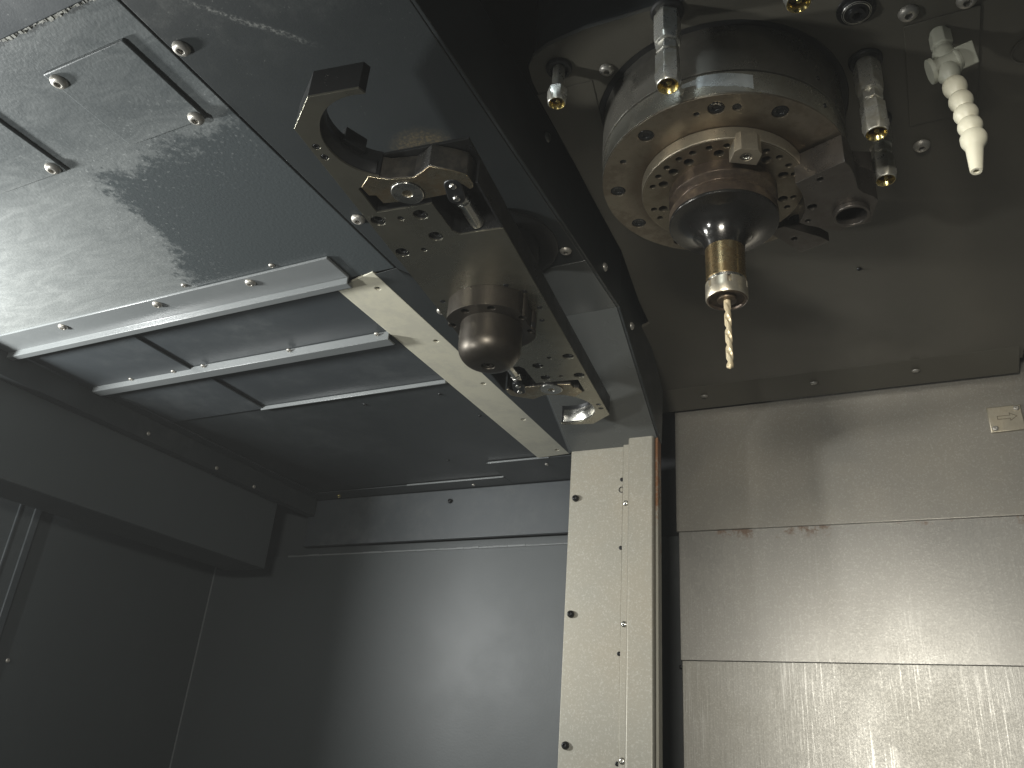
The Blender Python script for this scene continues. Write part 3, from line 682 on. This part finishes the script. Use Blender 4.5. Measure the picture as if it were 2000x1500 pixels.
# ------------------------------------------------------------------ articulated coolant hose
ho = thing('coolant_hose', 'cream jointed plastic coolant hose with a valve and cone nozzle', 'hose', (48, 377, ZP))
pts = [Vector(p) for p in ((47.0, 376.0, 380), (47.3, 376.6, 373.5), (47.3, 376.9, 366), (46.9, 377.3, 358), (48.0, 378.2, 349.5), (49.6, 379.1, 339.0), (51.2, 379.8, 329.4), (51.9, 379.9, 320.8), (52.6, 379.9, 312.4), (53.0, 379.6, 304.0), (50.6, 377.0, 282.9))]
def seg(name, a, b, prof, mat, n=32, caps=True):
    d = (b - a); L = d.length; q = d.to_track_quat('Z', 'Y').to_matrix().to_4x4(); MM = Matrix.Translation(a) @ q
    bm = B(); lathe(bm, [(p[0], p[1] * L, *p[2:]) for p in prof], n=n, M=MM, caps=caps); return obj(name, bm, mat, ho)
seg('threaded_end', pts[0], pts[2], [(4.6, 0), (4.6, .12), (4.9, .14, 'h'), (4.9, .75, 'h'), (4.4, .8), (4.4, 1.0)], M_VALVE)
seg('socket', pts[2], pts[3], [(4.3, -.15), (5.4, .05), (5.6, .35), (5.0, .7), (3.9, 1.0)], M_VALVE)
bmv = B(); Mv = Matrix.Translation((47.6, 377.6, 356.4)) @ Matrix.Rotation(math.radians(-14), 4, 'Y') @ Matrix.Rotation(math.radians(90), 4, 'Y')
lathe(bmv, [(6.9, -8.8), (6.9, -6.6), (5.2, -6.4), (5.4, -5.0), (5.6, 4.2), (6.2, 4.4), (6.2, 5.6), (5.0, 5.8), (5.0, 7)], n=36, M=Mv); obj('valve_body', bmv, M_VALVE, ho)
bmv = B(); Mh = Matrix.Translation((47.6, 377.6, 356.4)) @ Matrix.Rotation(math.radians(-14), 4, 'Y')
box(bmv, 5.4, 14.5, -1.8, 1.8, -5.6, 6.6, M=Mh @ Matrix.Rotation(math.radians(38), 4, 'X')); obj('valve_handle', bmv, M_VALVE, ho, bevel=0.5)
seg('ball_socket', pts[3] - Vector((0, 0, 2)), pts[4] - Vector((0, 0, 2.5)), [(3.4, 0), (5.2, .2), (5.9, .55), (5.3, .9), (3.6, 1.2)], M_VALVE)
prof = [(3.2, -.14), (4.4, -.06), (5.5, .12), (5.95, .36), (5.75, .56), (4.9, .78), (3.9, 1.0), (3.3, 1.12)]
for i in range(5, 9):
    a = pts[i] + (pts[i - 1] - pts[i]) * 0.55; b = pts[i] + (pts[i + 1] - pts[i]) * 0.45
    seg('hose_joint', a, b, prof, M_HOSE)
seg('cone_nozzle', pts[9] + Vector((0, 0, 4.5)), pts[10], [(3.6, -.02), (5.6, .04), (6.3, .12), (6.0, .24), (4.6, .36), (4.1, .40), (2.9, .97), (2.6, 1.0), (1.3, 1.0), (1.2, .80)], M_HOSE)

# ------------------------------------------------------------------ tool changer arm
MA = Matrix.Translation((-251.97, 442.06, 0)) @ Matrix.Rotation(math.atan2(-0.99353, 0.11355), 4, 'Z')
arm = thing('tool_changer', 'double ended steel tool changer arm with a domed hub and two grippers', 'machine arm', (-251.97, 442.06, ZA))
def pocket(a0, a1, r, n=28): return [(180.7 + r * math.cos(math.radians(a0 + (a1 - a0) * i / n)), 2 + r * math.sin(math.radians(a0 + (a1 - a0) * i / n))) for i in range(n + 1)]
half = [(199, -39.5), (217, -20), (215.6, 8.5), (211.6, 10.2)] + pocket(14, -152, 31.6) + [(150, -19), (146, -30), (123, -30), (123, 6.7), (94.5, 8), (90.3, 11), (90.3, 40)]
outline = half + [(-u, -v) for u, v in half]
sc6 = [(115.2, -33.2), (114.7, -4.6), (92.2, -4.5), (80.9, -33.3)]
sc3 = [(114.3, -18.1), (80.5, -18.0)]; ss = [(183.8, -35.2), (175.2, -35.1)]
def two(l): return list(l) + [(-u, -v) for u, v in l]
holes = [circ(u, v, 4.7, 20) for u, v in two(sc6)] + [circ(u, v, 2.2, 14) for u, v in two(sc3)] + [circ(u, v, 2.3, 14) for u, v in two(ss)]
bm = B(); prism(bm, outline, ZA, ZA + 1.2, holes=holes, M=MA); obj('face_plate', bm, M_ARM, arm)
bm = B(); prism(bm, outline, ZA + 1.2, ZA + 18, holes=[circ(u, v, 4.7, 20) for u, v in two(sc6)], M=MA); ab = obj('arm_body', bm, M_ARM_SIDE, arm)
for u, v in two(sc6): inst('socket_bolt', BO_M6, MA @ Vector((u, v, ZA + 7.0)), arm)
for u, v in two(sc3): inst('small_screw', BO_M3, MA @ Vector((u, v, ZA + 2.8)), arm)
for u, v in two(ss): inst('set_screw', BO_M3, MA @ Vector((u, v, ZA + 2.2)), arm)
for sgn in (1, -1):
    MS = MA if sgn == 1 else MA @ Matrix.Rotation(math.pi, 4, 'Z')
    bm = B(); box(bm, 90.5, 152, -34, 40.2, ZA + 16.4, ZA + 18.2, M=MS); box(bm, 90.4, 134, 38.8, 40.2, ZA + 0.3, ZA + 16.3, M=MS); obj('slot_cover', bm, M_ARM_SIDE, arm)
    # V-shaped liner of the pocket; paler steel paints the light at the far end
    bm = B(); N = 40; pr = [(31.7, 1.6), (31.2, 3.2), (29.6, 6.6), (29.6, 9.2), (31.4, 12.2), (31.7, 15)]; rs = []
    for k in range(N + 1):
        a = math.radians(10 + (-158) * k / N); rs.append([bm.verts.new(MS @ Vector((180.7 + r * math.cos(a), 2 + r * math.sin(a), ZA + z))) for r, z in pr] + [bm.verts.new(MS @ Vector((180.7 + 33.0 * math.cos(a), 2 + 33.0 * math.sin(a), ZA + z))) for z in (15, 1.6)])
    m = len(rs[0])
    for k in range(N):
        for i in range(m): bm.faces.new((rs[k][i], rs[k][(i + 1) % m], rs[k + 1][(i + 1) % m], rs[k + 1][i]))
    bm.faces.new(rs[0]); bm.faces.new(rs[-1]); obj('pocket_liner', bm, M_ARM_SIDE if sgn == 1 else M_BRIGHT, arm)
    bm = B(); MQ = MS @ Matrix.Translation((180.7, 2, 0)) @ Matrix.Rotation(math.radians(-118), 4, 'Z'); box(bm, 27.2, 32, -7, 7, ZA + 11.5, ZA + 21, M=MQ); obj('locating_key', bm, M_ARM_SIDE if sgn == 1 else M_BRIGHT, arm, bevel=0.5)  # far key in bright steel too, painted as lit
    claw = [(154.7, -18.6), (147, -27.4), (139.2, -26.6), (138.2, -22.4), (130.5, -21.6), (128.4, -2), (129.0, 18.8), (135.4, 20.2), (138.6, 24.5), (138.4, 28.8), (134.4, 31.8), (130.3, 33.9), (131.0, 36.2), (134.0, 37.4), (142.4, 36.6), (147.5, 30), (153.9, 18.9), (150.0, 12), (147.4, 6.5), (148.3, -1), (149.2, -9)]
    bm = B(); prism(bm, claw, ZA - 0.3, ZA + 0.5, M=MS); cl = obj('claw', bm, M_CLAW, arm, bevel=0.25)
    bm = B(); prism(bm, claw, ZA + 0.5, ZA + 15.8, M=MS); obj('claw_body', bm, M_OXIDE, cl, bevel=0.4)
    bm = B(); lathe(bm, [(9.6, ZA + 1), (9.6, ZA - 0.9), (9.2, ZA - 1.2), (3.2, ZA - 1.2), (3.0, ZA - 1.0, 'h'), (3.0, ZA + 2.4, 'h')], (136.0, -3.0), 48, M=MS); obj('pivot_disc', bm, M_BRIGHT, cl)
    bm = B(); lathe(bm, [(10.1, ZA), (10.1, ZA - 0.45), (9.7, ZA - 0.45), (9.7, ZA)], (136.0, -3.0), 48, M=MS, closed=True); obj('pivot_rim', bm, M_BOLT, cl)
    # plunger link and rod
    lk = []; r = 5.4; c0, c1 = (135.4, 25.6), (124.6, 23.4); aa = math.atan2(c1[1] - c0[1], c1[0] - c0[0])
    for k in range(13): a = aa + math.pi / 2 + math.pi * k / 12; lk.append((c0[0] + r * math.cos(a), c0[1] + r * math.sin(a)))
    for k in range(13): a = aa - math.pi / 2 + math.pi * k / 12; lk.append((c1[0] + r * math.cos(a), c1[1] + r * math.sin(a)))
    bm = B(); prism(bm, lk, ZA - 0.8, ZA + 9, M=MS); pl = obj('plunger_link', bm, M_BOLT, arm, bevel=0.8)
    for c in (c0, c1):
        bm = B(); lathe(bm, [(2.2, ZA), (2.2, ZA - 1.2), (1.6, ZA - 1.9), (0.5, ZA - 2.1)], c, 20, M=MS); obj('link_pin', bm, M_BRIGHT, pl)
    MR = MS @ Matrix.Translation((121.5, 22.9, ZA + 6)) @ Matrix.Rotation(math.radians(-90), 4, 'Y') @ Matrix.Rotation(0, 4, 'Z')
    bm = B(); lathe(bm, [(3.4, 0), (4.9, 1.0), (4.9, 5.0), (4.2, 5.4), (4.2, 6.4), (5.1, 6.8), (5.1, 8.2), (4.4, 8.8), (4.4, 30)], n=32, M=MR); obj('plunger_rod', bm, M_BRIGHT, arm)
# swarf chips caught on the arm
rc = random.Random(11); bm = B()
def chip(c, r):
    vs = [bm.verts.new(Vector(c) + Vector((rc.uniform(-1, 1), rc.uniform(-1, 1), rc.uniform(-1, 1))) * r) for _ in range(4)]
    for f in ((0, 1, 2), (0, 2, 3), (0, 3, 1), (1, 3, 2)): bm.faces.new([vs[i] for i in f])
for _ in range(16): chip(MA @ Vector((217.2 + rc.uniform(-0.9, 0.1), rc.gauss(-8, 4), ZA + rc.uniform(5, 13))), 0.35)
for _ in range(26): chip(MA @ Vector((90.6 + rc.uniform(0, 0.6), rc.uniform(28, 39.5), ZA + rc.uniform(0.5, 7))), 0.4)
for _ in range(14): chip(MA @ Vector((34 + rc.gauss(0, 1.2), rc.gauss(-9, 2.5), ZA - rc.uniform(0.5, 3))), 0.6)
for _ in range(10): chip(MA @ Vector((119 + rc.uniform(-2, 5), rc.gauss(-36, 4), ZA - 0.3)), 0.35)
ch = obj('swarf', bm, M_BRIGHT, arm); tag(ch, kind='stuff')
# hub: flange with two flats, dome, shaft
fl2 = []
for k in range(96):
    a = 2 * math.pi * k / 96; u, v = 33.2 * math.cos(a), 33.2 * math.sin(a); fl2.append((u, max(-27.2, min(27.2, v))))
hb_s = [(math.degrees(a)) for a in ()]
sang = [35, 62, 118, 145, 215, 242, 298, 325]
bm = B(); prism(bm, fl2, ZA - 15.5, ZA - 0.05, holes=[circ(28.2 * math.cos(math.radians(a)), 28.2 * math.sin(math.radians(a)), 3.0, 16) for a in (20, 70, 110, 160, 200, 250, 290, 340)], M=MA)
hf = obj('hub_flange', bm, M_DOME, arm)
for a in (20, 110, 160, 200, 290, 340): inst('hub_bolt', BO_M5, MA @ Vector((28.2 * math.cos(math.radians(a)), 28.2 * math.sin(math.radians(a)), ZA - 9.5)), hf)
pr = [(22.3, ZA - 15.4), (22.3, ZA - 32)]
for k in range(1, 13):
    a = math.radians(90 * k / 12); pr.append((22.3 - 12.5 * (1 - math.cos(a)), ZA - 32 - 13.5 * math.sin(a)))
pr += [(6, ZA - 45.8), (5.0, ZA - 45.8), (4.6, ZA - 44.0), (3.6, ZA - 44.0), (3.4, ZA - 45.2), (2.0, ZA - 45.3, 'h'), (1.8, ZA - 42, 'h')]
bm = B(); lathe(bm, pr, n=64, M=MA); dm = obj('hub_dome', bm, M_DOME, arm)
for u, v in ((18.5, 30), (-4.5, 33.5), (-22, 30), (18.5, -32), (28.5, 20)):
    bm = B(); lathe(bm, [(2.0, ZA - 0.2), (1.7, ZA - 0.25), (1.6, ZA + 0.1)], (u, v), 14, M=MA); obj('dowel_hole', bm, M_BOLT, arm)
bm = B(); lathe(bm, [(30, ZA + 18), (30, ZC + 1)], n=48, M=MA); obj('hub_shaft', bm, M_ARM_SIDE, arm)
bm = B(); lathe(bm, [(44, ZC - 0.2), (44, ZC - 1.8), (43, ZC - 2.2), (31, ZC - 2.2), (31, ZC - 0.2)], n=64, M=MA, closed=True); obj('shaft_collar', bm, M_RUBBER, arm)

# ------------------------------------------------------------------ thin haze volume added for the lens flare glow at the left
bm = B(); box(bm, -1200, 700, -1000, 1200, -1500, 1000)

hz = obj('added_haze', bm, bpy.data.materials.new('flare_haze'), smooth=0); tag(hz, kind='stuff')
hm = hz.data.materials[0]; hm.use_nodes = True; hm.node_tree.nodes.clear()
ho_ = hm.node_tree.nodes.new('ShaderNodeOutputMaterial'); hv = hm.node_tree.nodes.new('ShaderNodeVolumePrincipled')
hv.inputs['Density'].default_value = 0.021; hv.inputs['Color'].default_value = (0.9, 0.92, 0.92, 1)
hm.node_tree.links.new(hv.outputs[0], ho_.inputs['Volume'])
